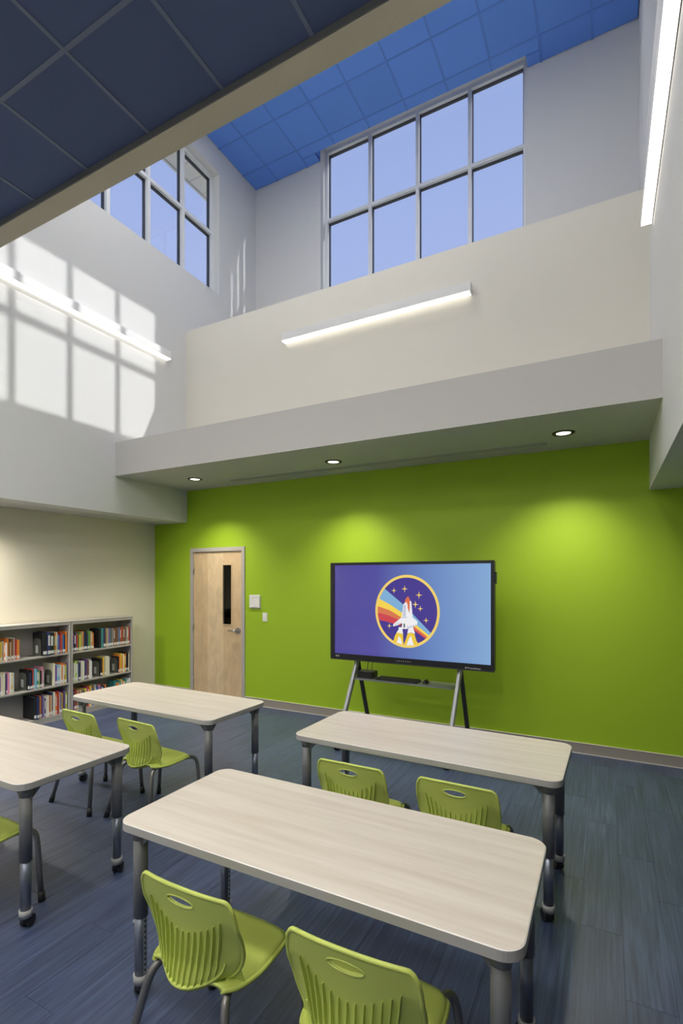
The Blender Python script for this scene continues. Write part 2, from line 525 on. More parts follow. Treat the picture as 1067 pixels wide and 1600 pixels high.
# ceilings: slab, single tiles, single grid bars
def tiled_ceiling(name, x0, x1, y0, y1, z, gx, gy, tile_m, grid_m, pocket=None, holes=()):
    slab = MB().box((x0 - WT, y0, z + .06), (x1 + WT, y1, z + .3)) if not pocket else MB()
    if pocket:
        px0, px1, py0 = pocket
        slab.box((x0 - WT, y0, z + .06), (x1 + WT, py0, ZTOP + .1)).box((x0 - WT, py0, z + .06), (px0, y1, ZTOP + .1)).box((px1, py0, z + .06), (x1 + WT, y1, ZTOP + .1))
        slab.box((px0, py0, FZ1 + .02), (px1, y1 + WT, ZTOP + .1))
    root = struct(name, slab, tile_m if pocket else 'slab_dark')
    T = 0.61
    def grid(o, a, b):
        k = math.floor((a - o) / T); out = [a]
        v = o + (k + 1) * T
        while v < b - 1e-4:
            if v > a + .02: out.append(v)
            v += T
        return out + [b]
    xs, ys = grid(gx, x0, x1), grid(gy, y0, y1)
    cache = {}
    def tile(a, b, c, d):
        g = .009
        kx, ky = round(b - a, 3), round(d - c, 3)
        if kx < .04 or ky < .04: return
        if (kx, ky) not in cache:
            hx, hy = (b - a) / 2 - g, (d - c) / 2 - g
            cache[kx, ky] = MB().box((-hx, -hy, .004), (hx, hy, .024)).mesh('tile', tile_m)
        o = bpy.data.objects.new('tile', cache[kx, ky]); COL.objects.link(o); o.parent = root
        o.location = ((a + b) / 2, (c + d) / 2, z)
    for i in range(len(xs) - 1):
        for j in range(len(ys) - 1):
            a, b, c, d = xs[i], xs[i + 1], ys[j], ys[j + 1]
            if (i, j) in holes: continue
            if pocket and d > pocket[2] and b > pocket[0] and a < pocket[1]:
                d = pocket[2] + .009
                if a < pocket[0]: tile(a, pocket[0] + .009, d - .009, ys[j + 1]); 
                if b > pocket[1]: tile(pocket[1] - .009, b, d - .009, ys[j + 1])
            tile(a, b, c, d)
    bw = .012
    for x in xs[1:-1]:
        e = pocket[2] if pocket and pocket[0] < x < pocket[1] else y1
        MB().box((x - bw, y0, z), (x + bw, e, z + .03)).build('grid_bar', grid_m, root)
    for y in ys[1:-1]:
        MB().box((x0, y - bw, z + .0004), (x1, y + bw, z + .03)).build('grid_bar', grid_m, root)
    # backing over the reveals
    MB().box((x0, y0, z + .025), (x1, pocket[2] if pocket else y1, z + .035)).build('backing', 'slab_dark', root)
    if pocket:
        MB().box((x0, pocket[2], z + .025), (pocket[0], y1, z + .035)).box((pocket[1], pocket[2], z + .025), (x1, y1, z + .035)).build('backing', 'slab_dark', root)
    return root, xs, ys
_, uxs, uys = tiled_ceiling('ceiling_upper', XL, XR, YH1, YW, ZCE, -5.022, 6.185, 'tile_blue', 'grid_blue', pocket=(FX0 - .01, FX1 + .03, 6.975))
lower_ceiling, lxs, lys = tiled_ceiling('ceiling_lower', XL, XR, YB, YH0, ZLC, -2.578, 1.683, 'tile_blue_shaded', 'grid_blue_shaded')

mat('header_shade_grey', (0.13, 0.13, 0.125), 0.5)
MB().box((XL, YH0 - .008, ZHD + .004), (XR, YH0, ZLC + .03)).build('header_shade_strip', 'header_shade_grey', lower_ceiling)  # dark strip standing in for the shade on the header's inner face

# baseboards
def baseboard(name, mk):
    r = struct(name, mk(0, .012, .007, .105), 'baseboard_taupe')
    mk(0, .016, 0, .009).build('shoe_edge', 'trim_pale', r)
    mk(0, .014, .105, .109).build('top_bead', 'trim_pale', r)
baseboard('baseboard_front', lambda a, b, c, d: MB().box((XB, YG - b, c), (DX0 - .002, YG - a, d)).box((DX1 + .002, YG - b, c), (XE, YG - a, d)))
baseboard('baseboard_left', lambda a, b, c, d: MB().box((XB, YB, c), (XB + b, YG - .02, d)))

# windows
def window(name, M, u0, u1, v0, v1, us, vs_, r, label, depth=0.10, fw=0.05, mw=0.05):
    root = empty(name); tag(root, label, kind='structure')
    def bx(nm, a, b, m, parent=root):
        p, q = M(*a), M(*b)
        return box_obj(nm, p, q, m, parent)
    wi, wo = -r, -r - 0.05
    bx('frame_jamb', (u0, v0, wi), (u0 + fw, v1, wo), 'frame_white'); bx('frame_jamb', (u1 - fw, v0, wi), (u1, v1, wo), 'frame_white')
    bx('frame_head', (u0 + fw, v1 - fw, wi), (u1 - fw, v1, wo), 'frame_white'); bx('frame_sill', (u0 + fw, v0, wi), (u1 - fw, v0 + fw, wo), 'frame_white')
    ue = [u0 + fw - mw / 2] + list(us) + [u1 - fw + mw / 2]
    ve = [v0 + fw - mw / 2] + list(vs_) + [v1 - fw + mw / 2]
    for u in us: bx('mullion', (u - mw / 2, v0 + fw, wi), (u + mw / 2, v1 - fw, wo), 'frame_white')
    for v in vs_:
        for i in range(len(ue) - 1):
            bx('transom', (ue[i] + mw / 2, v - mw / 2, wi - .004), (ue[i + 1] - mw / 2, v + mw / 2, wo), 'frame_white')
    g, wd = .011, -r - depth
    for i in range(len(ue) - 1):
        for j in range(len(ve) - 1):
            a, b, c, d = ue[i] + mw / 2, ue[i + 1] - mw / 2, ve[j] + mw / 2, ve[j + 1] - mw / 2
            pn = bx('pane', (a + g, c + g, wo - .012), (b - g, d - g, wo - .018), 'window_glass')
            off = pn.location
            k = MB()
            for p, q in (((a - mw / 2, c - mw / 2), (a + g, d + mw / 2)), ((b - g, c - mw / 2), (b + mw / 2, d + mw / 2)), ((a + g, c - mw / 2), (b - g, c + g)), ((a + g, d - g), (b - g, d + mw / 2))):
                P, Q = M(p[0], p[1], wo), M(q[0], q[1], wd)
                k.box([P[t] - off[t] for t in range(3)], [Q[t] - off[t] for t in range(3)])
            k.build('gasket', 'gasket_dark', pn)
    return root
window('window_1', lambda u, v, w: (u, YW - w, v), FX0, FX1, FZ0, FZ1, (-3.345, -2.545, -1.745), (7.76,), 0.15, 'large front clerestory window of eight panes above the cream wall')
sidev = (7.335,)
sideu = (4.262, 4.907, 5.55)
window('window_2', lambda u, v, w: (XL + w, u, v), LY0, LY1, LZ0, LZ1, sideu, sidev, 0.12, 'left clerestory window of eight panes showing a white eave outside')
window('window_3', lambda u, v, w: (XR - w, u, v), LY0, LY1, LZ0, LZ1, sideu, sidev, 0.12, 'right clerestory window facing the sunlit left wall')
for i, (a, b) in enumerate(BW):
    window('window_%d' % (4 + i), lambda u, v, w: (u, YB + w, v), a, b, BZ0, BZ1, ((a + b) / 2,), (2.2,), 0.06, 'tall back window behind the tables, number %s from the left wall' % ('one', 'two', 'three')[i])

# eave outside the left clerestory
ev = struct('trim_2', MB().box((-6.29, 2.0, 8.53), (XL - WT, 8.2, 8.75)), 'eave_white')
for k in range(20):
    y = 2.05 + k * .305
    box_obj('panel', (-6.26, y + .006, 8.512), (XL - WT - .01, y + .299, 8.532), 'eave_white', ev)
box_obj('fascia', (-6.32, 2.0, 8.50), (-6.285, 8.2, 8.80), 'frame_white', ev)

# ----------------------------------------------------------------------------
# door
# ----------------------------------------------------------------------------
dcx = (DX0 + DX1) / 2
door = empty('door_1', (dcx, YG, 0)); tag(door, 'pale birch door with narrow glass strip in the green wall', kind='structure')
hw = (DX1 - DX0) / 2
FWD = .055
MB().box((-hw, -.014, 0), (-hw + FWD, .15, DZ)).box((hw - FWD, -.014, 0), (hw, .15, DZ)).box((-hw + FWD, -.014, DZ - FWD), (hw - FWD, .15, DZ)).build('door_frame', 'door_frame_taupe', door)
lw0, lw1, lz1 = -hw + FWD + .004, hw - FWD - .004, DZ - FWD - .004
gx0, gx1, gz0, gz1 = -4.817 - dcx, -4.665 - dcx, 1.091, 1.933
leaf = MB().box((lw0, .006, .01), (gx0, .05, lz1)).box((gx1, .006, .01), (lw1, .05, lz1)).box((gx0, .006, .01), (gx1, .05, gz0)).box((gx0, .006, gz1), (gx1, .05, lz1)).build('door_leaf', 'door_birch', door)
mb = MB(); t = .014
for a, b in (((gx0 - t, gz0 - t), (gx0, gz1 + t)), ((gx1, gz0 - t), (gx1 + t, gz1 + t)), ((gx0, gz0 - t), (gx1, gz0)), ((gx0, gz1), (gx1, gz1 + t))):
    mb.box((a[0], .0, a[1]), (b[0], .01, b[1]))
mb.build('glazing_bead', 'door_birch', leaf)
MB().box((gx0, .024, gz0), (gx1, .030, gz1)).build('pane', 'door_glass', leaf)
for z in (0.25, 1.05, 1.86):
    MB().box((lw0 - .008, -.004, z - .055), (lw0 + .006, .008, z + .055)).tube([(lw0 - .003, -.010, z - .055), (lw0 - .003, -.010, z + .055)], .007, 10).build('hinge', 'steel_satin', door)
hx = -4.545 - dcx
hd = MB().tube([(hx, .006, 1.01), (hx, -.008, 1.01)], .042, 24).tube([(hx, -.008, 1.01), (hx, -.05, 1.01)], .014, 14).build('lever_handle', 'steel_satin', door)
MB().tube([(hx + .004, -.055, 1.01), (hx - .05, -.058, 1.012), (hx - .135, -.048, 1.008)], [.014, .012, .010], 12).build('lever', 'steel_satin', hd)
MB().box((lw1 - .004, -.002, .955), (lw1 + .012, .004, 1.065)).build('strike_plate', 'bracket_steel', door)

# wall plates beside the door
r = empty('thermostat_cover', (-4.24, YG, 1.425)); tag(r, 'square off-white thermostat cover on green wall right of the door', 'thermostat')
MB().prism(rounded_rect(.185, .185, .012), -.012, 0, 'y').build('backplate', 'plate_grey', r)
MB().prism(rounded_rect(.165, .165, .012), -.022, -.012, 'y').build('cover', 'plate_white', r)
MB().box((-.06, -.024, .052), (.06, -.021, .062)).build('vent_slot', 'plate_grey', r)
MB().box((-.06, -.024, -.075), (.06, -.021, -.068)).build('vent_slot', 'plate_grey', r)
r = empty('light_switch', (-4.074, YG, 1.218)); tag(r, 'narrow white light switch on green wall below the thermostat cover', 'switch')
MB().prism(rounded_rect(.075, .118, .006), -.007, 0, 'y').build('switch_plate', 'plate_white', r)
MB().prism(rounded_rect(.034, .068, .003), -.011, -.007, 'y').build('rocker', 'label_white', r)

# ----------------------------------------------------------------------------
# lamps
# ----------------------------------------------------------------------------
LZB, LZT = 4.83, 4.945
def linear_lamp(loc, rz, label, L=2.44):
    """runs along local X, wall at local +Y"""
    r = empty('linear_wall_lamp', loc, rz); tag(r, label, 'wall lamp', 'linear wall lamps of the tall space')
    MB().box((-L / 2, -.090, .012), (L / 2, -.008, .115)).build('housing', 'lamp_white', r)
    MB().box((-L / 2 + .003, -.088, 0), (L / 2 - .003, -.010, .012)).build('lens', 'lens_glow', r)
    for s in (-1, 1):
        MB().box((s * L / 2 - .004, -.092, -.001), (s * L / 2 + .004, -.006, .117)).build('end_cap', 'lamp_white', r)
    for k in (-.8, -.27, .27, .8):
        MB().box((k - .03, -.008, .03), (k + .03, 0, .09)).build('bracket', 'bracket_steel', r)
    return r
linear_lamp(((-3.725 - 1.285) / 2, YC, LZB), 0, 'white linear lamp on the cream wall below the front window')
linear_lamp((XL, 5.107 - 1.22, LZB), PI / 2, 'white linear lamp crossing the sun patch on the left wall')
linear_lamp(((XL + XR) / 2, YH1, LZB), PI, 'white linear lamp on the shaft wall above the header beam')
linear_lamp((XR, 5.107 - 1.22, LZB), -PI / 2, 'bright linear lamp at the upper right edge, seen from below')

def downlight(x, y, z, lab, group, power, size=114):
    r = empty('downlight', (x, y, z)); tag(r, lab, 'downlight', group)
    seg = 28
    ring = MB()
    prof = [(.058, .01), (.060, -.003), (.070, -.009), (.093, -.007), (.097, 0)]
    vsx = [(rr * math.cos(2 * PI * i / seg), rr * math.sin(2 * PI * i / seg), zz) for rr, zz in prof for i in range(seg)]
    ring.add(vsx, [(j * seg + i, j * seg + (i + 1) % seg, (j + 1) * seg + (i + 1) % seg, (j + 1) * seg + i) for j in range(len(prof) - 1) for i in range(seg)], True)
    ring.build('trim_ring', 'bronze_ring', r)
    MB().cyl((0, 0), .061, -.004, -.001, seg).build('lens', 'spot_glow', r)
    ld = bpy.data.lights.new('downlight_beam', 'SPOT'); ld.energy = power; ld.spot_size = math.radians(size); ld.spot_blend = 0.9
    ld.color = (1.0, 0.93, 0.80); ld.shadow_soft_size = 0.06
    lo = bpy.data.objects.new('downlight_beam', ld); COL.objects.link(lo); lo.parent = r; lo.location = (0, 0, -.015)
for x, lab in ((-4.748, 'round recessed downlight in the soffit nearest the door'), (-2.681, 'middle round recessed downlight in the soffit above the green wall'), (-0.329, 'round recessed downlight in the soffit at the right, nearest the camera')):
    downlight(x, 4.887, ZSB, lab, 'downlights in the soffit', SPOT_W)
downlight(-5.80, 2.55, ZBM, 'added round recessed downlight in left aisle ceiling before the bookcases', 'added downlights in the side aisles', AISLE_FILL_W, 150)  # unseen lamp added to brighten the beige wall and bookcases
downlight(-5.80, -1.2, ZBM, 'added round recessed downlight in left aisle ceiling beside the camera', 'added downlights in the side aisles', AISLE_FILL_W, 150)  # second unseen lamp added in the aisle as fill

# fill panels added out of view in both ceilings to brighten the room
def fill_panel(cx, cy, label, z=ZLC, group='added panel lights in the dark ceiling', glow='fill_panel_glow'):
    r = empty('fill_panel_light', (cx, cy, z)); tag(r, label, 'added light', group)
    mb = MB(); o, i = .302, .275
    for a, b in (((-o, -o), (o, -i)), ((-o, i), (o, o)), ((-o, -i), (-i, i)), ((i, -i), (o, i))): mb.box((a[0], a[1], -.012), (b[0], b[1], 0))
    mb.build('frame', 'lamp_white', r)
    MB().box((-i, -i, -.008), (i, i, -.003)).build('diffuser', glow, r)
def cell(i, j):
    return (lxs[i] + lxs[i + 1]) / 2, (lys[j] + lys[j + 1]) / 2
nx, ny = len(lxs), len(lys)
rows = [j for j in range(ny - 1) if lys[j + 1] < 1.1]
names_x = ('left wall', 'middle', 'right wall')
for a, i in enumerate((2, 5, 8)):
    for b, j in enumerate((rows[-1], rows[-4], rows[-7])):
        if i < nx - 1: fill_panel(*cell(i, j), 'added square panel light in the dark ceiling, %s row, %s from the header' % (names_x[a], ('first', 'second', 'third')[b]))

for a, i in enumerate((2, 4, 6)):  # second set of added fill panels, out of view at the shaft top
    for b, j in enumerate((1, 3)):
        fill_panel((uxs[i] + uxs[i + 1]) / 2, (uys[j] + uys[j + 1]) / 2, 'added square panel light in the high blue ceiling, %s row, %s from shaft wall' % (names_x[a], ('first', 'second')[b]), ZCE, 'added panel lights in the high ceiling', 'high_fill_glow')

# linear slot diffuser in the soffit
r = empty('air_slot_diffuser', (-2.45, 5.18, ZSB)); tag(r, 'long grey slot air diffuser in soffit beside the green wall', 'vent')
hl = 1.98
MB().box((-hl, -.08, -.006), (hl, -.068, 0)).box((-hl, .068, -.006), (hl, .08, 0)).box((-hl, -.068, -.006), (-hl + .02, .068, 0)).box((hl - .02, -.068, -.006), (hl, .068, 0)).build('frame', 'plate_grey', r)
for y in (-.045, -.015, .015, .045): MB().box((-hl + .02, y - .009, -.004), (hl - .02, y + .009, 0)).build('blade', 'vent_grey', r)
MB().box((-hl + .02, -.068, -.0015), (hl - .02, .068, -.0003)).build('slot_back', 'slot_black', r)

# ----------------------------------------------------------------------------
# tables
# ----------------------------------------------------------------------------
TZ = 0.742
def make_table(Wd, Dp):
    root = empty('classroom_table')
    R = .065
    top = MB().prism(rounded_rect(Wd - .006, Dp - .006, R - .003, 8), TZ - .028, TZ, smooth=True).build('tabletop', 'table_wood', root)
    # edge band: ring around the laminate
    n_o = rounded_rect(Wd, Dp, R, 8); n_i = rounded_rect(Wd - .006, Dp - .006, R - .003, 8); n = len(n_o)
    n_b = rounded_rect(Wd - .02, Dp - .02, R - .01, 8)
    v = [(x, y, TZ - .001) for x, y in n_i] + [(x, y, TZ - .003) for x, y in n_o] + [(x, y, TZ - .034) for x, y in n_o] + [(x, y, TZ - .041) for x, y in n_b] + [(x * .97, y * .97, TZ - .040) for x, y in n_b]
    f = []
    for j in range(1, 4):
        f += [(j * n + i, j * n + (i + 1) % n, (j + 1) * n + (i + 1) % n, (j + 1) * n + i) for i in range(n)]
    f += [tuple(4 * n + i for i in range(n))]
    MB().add(v, [tuple(reversed(q)) for q in f]).build('edge_band', 'table_edge', top)
    MB().add(v, [(i, n + i, n + (i + 1) % n, (i + 1) % n) for i in range(n)], True).build('edge_lip', 'table_lip', top)
    for sx in (-1, 1):
        for sy in (-1, 1):
            cx, cy = sx * (Wd / 2 - .068), sy * (Dp / 2 - .068)
            lg = MB().cyl((0, 0), .029, .335, TZ - .041, 20).build('leg', 'leg_grey', root, (cx, cy, 0))
            # flared corner bracket
            br = MB()
            br.cyl((0, 0), .031, TZ - .085, TZ - .041, 20, .036)
            for dx, dy in ((-sx, 0), (0, -sy)):
                a = Vector((dx, dy, 0)); p = Vector((-dy, dx, 0)) * .012
                q = [a * .02 + Vector((0, 0, TZ - .041)), a * .085 + Vector((0, 0, TZ - .041)), a * .078 + Vector((0, 0, TZ - .052)), a * .026 + Vector((0, 0, TZ - .105))]
                br.add([t + p for t in q] + [t - p for t in q], [(0, 1, 2, 3), (7, 6, 5, 4), (0, 4, 5, 1), (1, 5, 6, 2), (2, 6, 7, 3), (3, 7, 4, 0)])
            br.build('corner_bracket', 'leg_grey', lg)
            MB().cyl((0, 0), .0245, .085, .345, 20).build('lower_tube', 'leg_blue_steel', lg)
            st = MB().box((-sx * .0238, -.007, .10), (-sx * .0255, .007, .335)); st.build('hole_strip', 'strip_silver', lg)
            hl_ = MB()
            for k in range(10):
                z = .115 + k * .0225
                hl_.tube([(-sx * .0250, 0, z), (-sx * .0262, 0, z)], .0042, 8)
            hl_.build('pin_holes', 'slot_black', lg)
            MB().cyl((0, 0), .0295, .058, .094, 20, .0305).build('collar', 'collar_grey', lg)
            MB().tube([(-.028, -.004, .30), (-.036, -.006, .30)], .006, 8).build('clamp_screw', 'strip_silver', lg)
            c = MB()
            a = Vector((.86, .5, 0)); p = Vector((-.5, .86, 0))
            for s in (-1, 1):
                cc = Vector((p.x * .018, p.y * .018, .028))
                c.tube([cc + a * (.006 * s), cc + a * (.024 * s)], .028, 18)
            c.tube([Vector((0, 0, .036)), Vector((0, 0, .066))], [.020, .014], 14)
            c.box((-.014, -.014, .030), (.014, .014, .058))
            c.build('caster', 'caster_black', lg)
    return root
TW, TD = 1.588, 0.66
table0 = make_table(TW, TD)
tables = [(-0.985, 1.712, 0.0, 'pale wood-topped table in the foreground with two green chairs'),
          (-0.972, 2.995, -1.2, 'pale wood-topped table in front of the display'),
          (-3.232, 2.995, -1.2, 'pale wood-topped table between the bookcases and the door'),
          (-3.274, 1.725, 0.0, 'pale wood-topped table cut off by the left edge of the photo')]
for i, (x, y, a, lab) in enumerate(tables):
    t = table0 if i == 0 else copy_tree(table0)
    t.location = (x, y, 0); t.rotation_euler.z = math.radians(a)
    tag(t, lab, 'table', 'classroom tables on casters')

# ----------------------------------------------------------------------------
# chairs
# ----------------------------------------------------------------------------
def interp(tab, t):
    for (a, va), (b, vb) in zip(tab, tab[1:]):
        if t <= b:
            k = (t - a) / (b - a); k = k * k * (3 - 2 * k) if False else k
            return va + (vb - va) * k
    return tab[-1][1]
def smoothtab(tab, t):
    # catmull-rom through table
    n = len(tab)
    for i in range(n - 1):
        if t <= tab[i + 1][0] or i == n - 2:
            p1, p2 = tab[i], tab[i + 1]
            p0 = tab[i - 1] if i > 0 else p1
            p3 = tab[i + 2] if i + 2 < n else p2
            h = p2[0] - p1[0]; k = min(1, max(0, (t - p1[0]) / h))
            m1 = (p2[1] - p0[1]) / max(1e-6, p2[0] - p0[0]) * h; m2 = (p3[1] - p1[1]) / max(1e-6, p3[0] - p1[0]) * h
            return (2 * k ** 3 - 3 * k * k + 1) * p1[1] + (k ** 3 - 2 * k * k + k) * m1 + (-2 * k ** 3 + 3 * k * k) * p2[1] + (k ** 3 - k * k) * m2
BW_T = [(0, .201), (.15, .206), (.4, .207), (.62, .201), (.8, .182), (.92, .148), (1.0, .105)]
BY_T = [(0, -.192), (.2, -.178), (.5, -.160), (.75, -.160), (.9, -.172), (1.0, -.178)]
def back_pt(u, t, off=0.0):
    """u in -1..1 across, t 0 top .. 1 bottom; centre surface, off>0 towards the sitter"""
    w_ = smoothtab(BW_T, t)
    x = u * w_
    zt = .722 - .012 * u * u - .026 * max(0, (abs(u) - .86) / .14) ** 2.2
    zb = .395 + .012 * u * u
    z = zt + (zb - zt) * t
    lower = max(0, min(1, (t - .25) / .6))
    y = smoothtab(BY_T, t) + (.030 + .035 * lower) * (abs(u) ** 2.2) - .010 * lower * (1 - u * u)
    return Vector((x, y + off, z))
def grid_shell(nu, nv, fn, th, mname, name):
    v, f = [], []
    for side in (0, 1):
        for j in range(nv + 1):
            for i in range(nu + 1):
                v.append(fn(-1 + 2 * i / nu, j / nv, th if side else 0.0))
    n = (nu + 1) * (nv + 1)
    idx = lambda s, i, j: s * n + j * (nu + 1) + i
    for j in range(nv):
        for i in range(nu):
            f.append((idx(0, i, j), idx(0, i + 1, j), idx(0, i + 1, j + 1), idx(0, i, j + 1))[::-1])
            f.append((idx(1, i, j), idx(1, i + 1, j), idx(1, i + 1, j + 1), idx(1, i, j + 1)))
    for i in range(nu):
        f.append((idx(0, i, 0), idx(0, i + 1, 0), idx(1, i + 1, 0), idx(1, i, 0))[::-1])
        f.append((idx(0, i, nv), idx(0, i + 1, nv), idx(1, i + 1, nv), idx(1, i, nv)))
    for j in range(nv):
        f.append((idx(0, 0, j), idx(0, 0, j + 1), idx(1, 0, j + 1), idx(1, 0, j))[::-1])
        f.append((idx(0, nu, j), idx(0, nu, j + 1), idx(1, nu, j + 1), idx(1, nu, j)))
    return MB().add(v, f, True)

def make_chair():
    root = empty('stacking_chair')
    th = .010
    nu, nv = 40, 30
    # backrest shell with the oval hand slot cut through
    shell = grid_shell(nu, nv, lambda u, t, o: back_pt(u, t, o), th, 'chair_green', 'backrest')
    tmp = bpy.data.objects.new('tmp_shell', shell.mesh('backrest', 'chair_green')); COL.objects.link(tmp)
    bm = bmesh.new(); bm.from_mesh(tmp.data); bmesh.ops.recalc_face_normals(bm, faces=bm.faces); bm.to_mesh(tmp.data); bm.free()
    hc = back_pt(0, .15)
    cutp = [(.056 * math.cos(2 * PI * k / 28), hc.z + .016 * math.sin(2 * PI * k / 28) - .004 * math.cos(2 * PI * k / 28) ** 2 * 0) for k in range(28)]
    cut = MB().prism(cutp, hc.y - .08, hc.y + .08, 'y').build('tmp_cut', 'chair_green')
    bm = bmesh.new(); bm.from_mesh(cut.data); bmesh.ops.recalc_face_normals(bm, faces=bm.faces); bm.to_mesh(cut.data); bm.free()
    md = tmp.modifiers.new('slot', 'BOOLEAN'); md.operation = 'DIFFERENCE'; md.object = cut; md.solver = 'EXACT'
    dg = bpy.context.evaluated_depsgraph_get()
    me = bpy.data.meshes.new_from_object(tmp.evaluated_get(dg), depsgraph=dg)
    me.name = 'backrest'
    bpy.data.objects.remove(tmp); bpy.data.objects.remove(cut)
    for p in me.polygons: p.use_smooth = abs(p.normal.y) > .3
    back = bpy.data.objects.new('backrest', me); COL.objects.link(back); back.parent = root
    # rolled rim round the outline
    path = [back_pt(-1 + 2 * i / 36, 0, th / 2) for i in range(37)] + [back_pt(1, j / 30, th / 2) for j in range(1, 31)] + \
           [back_pt(1 - 2 * i / 12, 1, th / 2) for i in range(1, 13)] + [back_pt(-1, 1 - j / 30, th / 2) for j in range(1, 30)]
    MB().tube(path, .0075, 8, closed=True).build('rolled_rim', 'chair_green', back)
    def surf_at(x, z):
        # nearest (u,t) for a given x,z
        t = (.722 - z) / .325; u = 0
        for _ in range(12):
            t = max(0, min(1, t)); w_ = smoothtab(BW_T, t); u = max(-1, min(1, x / w_))
            p = back_pt(u, t); t += (p.z - z) / .325
        return back_pt(u, max(0, min(1, t)))
    hp = []
    for k in range(32):
        a = 2 * PI * k / 32
        x, z = .058 * math.cos(a), hc.z + .018 * math.sin(a)
        p = surf_at(x, z); hp.append((x, p.y + .001, z))
    MB().tube(hp, .0035, 8, closed=True).build('slot_rim', 'chair_green', back)
    # fanned ribs on the rear face
    NR = 13
    for k in range(NR):
        q = -1 + 2 * k / (NR - 1)
        xt, xb = q * .156, q * .120
        z1 = .568 + .072 * abs(q) ** 1.6
        z0 = .402 + .046 * q * q
        N = 14; v = []; f = []
        for i in range(N + 1):
            s = i / N
            z = z0 + (z1 - z0) * s
            x = xb + (xt - xb) * (s ** .8)
            p = surf_at(x, z)
            h = .013 * math.sin(PI * min(1, .12 + .88 * (1 - s))) ** .7 + .001 if s > .1 else .008 + .03 * s
            w_ = .0034 * (1 - .6 * max(0, s - .7) / .3)
            v += [(x - w_, p.y + .002, z), (x + w_, p.y + .002, z), (x + w_ * .45, p.y - h, z), (x - w_ * .45, p.y - h, z)]
        for i in range(N):
            a, b = i * 4, i * 4 + 4
            for j in range(4): f.append((a + j, a + (j + 1) % 4, b + (j + 1) % 4, b + j))
        f += [(3, 2, 1, 0), (N * 4, N * 4 + 1, N * 4 + 2, N * 4 + 3)]
        MB().add(v, f).build('back_rib', 'chair_green', back)
    # curved lip below the ribs
    lp = []
    for k in range(25):
        a = PI + PI * k / 24
        x, z = .150 * math.cos(a), .492 + .090 * math.sin(a)
        p = surf_at(x, z); lp.append((x, p.y - .003, z))
    MB().tube(lp, [.003 + .004 * math.sin(PI * k / 24) for k in range(25)], 8).build('back_lip', 'chair_green', back)
    # seat
    SW = [(0, .150), (.12, .178), (.35, .198), (.65, .205), (.88, .200), (1.0, .182)]
    SZ = [(0, .424), (.12, .416), (.4, .412), (.75, .421), (.92, .420), (1.0, .402)]
    def seat_pt(u, s, off):
        w_ = smoothtab(SW, s)
        y = -.150 + .345 * s - .018 * s * abs(u) ** 3
        z = smoothtab(SZ, s) + .010 * (abs(u) ** 3) * (1 - s) - .012 * max(0, abs(u) - .9) / .1
        zoff = off
        return Vector((u * w_, y, z - zoff))
    seat = grid_shell(28, 24, lambda u, t, o: seat_pt(u, t, o), .012, 'chair_green', 'seat').build('seat', 'chair_green', root)
    bm = bmesh.new(); bm.from_mesh(seat.data); bmesh.ops.recalc_face_normals(bm, faces=bm.faces); bm.to_mesh(seat.data); bm.free()
    path = [seat_pt(-1, j / 24, .008) for j in range(25)] + [seat_pt(-1 + 2 * i / 14, 1, .008) for i in range(1, 15)] + [seat_pt(1, 1 - j / 24, .008) for j in range(1, 25)]
    MB().tube(path, .009, 8).build('seat_rim', 'chair_green', seat)
    # side gussets joining seat and back
    for s in (-1, 1):
        g = MB()
        pts = [seat_pt(s, 0.0, .006), seat_pt(s, .22, .006), back_pt(s, .80, .005), back_pt(s, .93, .005)]
        off = Vector((s * .004, 0, 0))
        g.add([p + off for p in pts] + [p - off for p in pts], [(0, 1, 2, 3), (7, 6, 5, 4), (0, 4, 5, 1), (1, 5, 6, 2), (2, 6, 7, 3), (3, 7, 4, 0)])
        g.build('seat_gusset', 'chair_green', seat)
    # tubular legs
    for s in (-1, 1):
        rr = .0142
        rear = [(s * .135, .02, .393), (s * .142, -.06, .393)] + bez((s * .145, -.09, .393), (s * .155, -.145, .39), (s * .168, -.150, .36), (s * .178, -.165, .31), 6) + [(s * .235, -.222, .022)]
        lg = MB().tube(rear, rr, 12).build('leg', 'chair_tube', root)
        MB().tube([(s * .229, -.216, .052), (s * .240, -.227, 0.0)], [.0172, .0190], 12).build('foot_cap', 'foot_black', lg)
        front = [(s * .150, .03, .391), (s * .165, .12, .391)] + bez((s * .172, .165, .391), (s * .19, .235, .39), (s * .205, .232, .35), (s * .212, .232, .28), 8) + [(s * .236, .236, .022)]
        lg = MB().tube(front, rr, 12).build('leg', 'chair_tube', root)
        MB().tube([(s * .234, .236, .052), (s * .239, .237, 0.0)], [.0172, .0190], 12).build('foot_cap', 'foot_black', lg)
        MB().tube([(s * .145, -.06, .391), (s * .155, .06, .390)], .012, 10).build('seat_rail', 'chair_tube', root)
    MB().tube([(-.15, .08, .388), (.15, .08, .388)], .009, 10).build('cross_tube', 'chair_tube', root)
    return root
chair0 = make_chair()
chairs = [(-1.238, 1.385, 0, 'green plastic chair at the foreground table, the left one, seen whole'),
          (-0.632, 1.392, 1, 'green plastic chair at the bottom edge of the photo, foreground table'),
          (-1.245, 2.615, 0, 'green plastic chair at the display table, left of its pair'),
          (-0.655, 2.625, -1, 'green plastic chair at the display table, right of its pair'),
          (-3.567, 2.602, -2, 'green plastic chair nearest the bookcases, partly behind the left table'),
          (-2.965, 2.632, -3, 'green plastic chair with lit seat beside the corner of the left table'),
          (-2.925, 1.39, 0, 'green plastic chair cut off by the left edge of the photo')]
for i, (x, y, a, lab) in enumerate(chairs):
    c = chair0 if i == 0 else copy_tree(chair0)
    c.location = (x, y, 0); c.rotation_euler.z = math.radians(a)
    tag(c, lab, 'chair', 'green stacking chairs at the tables')

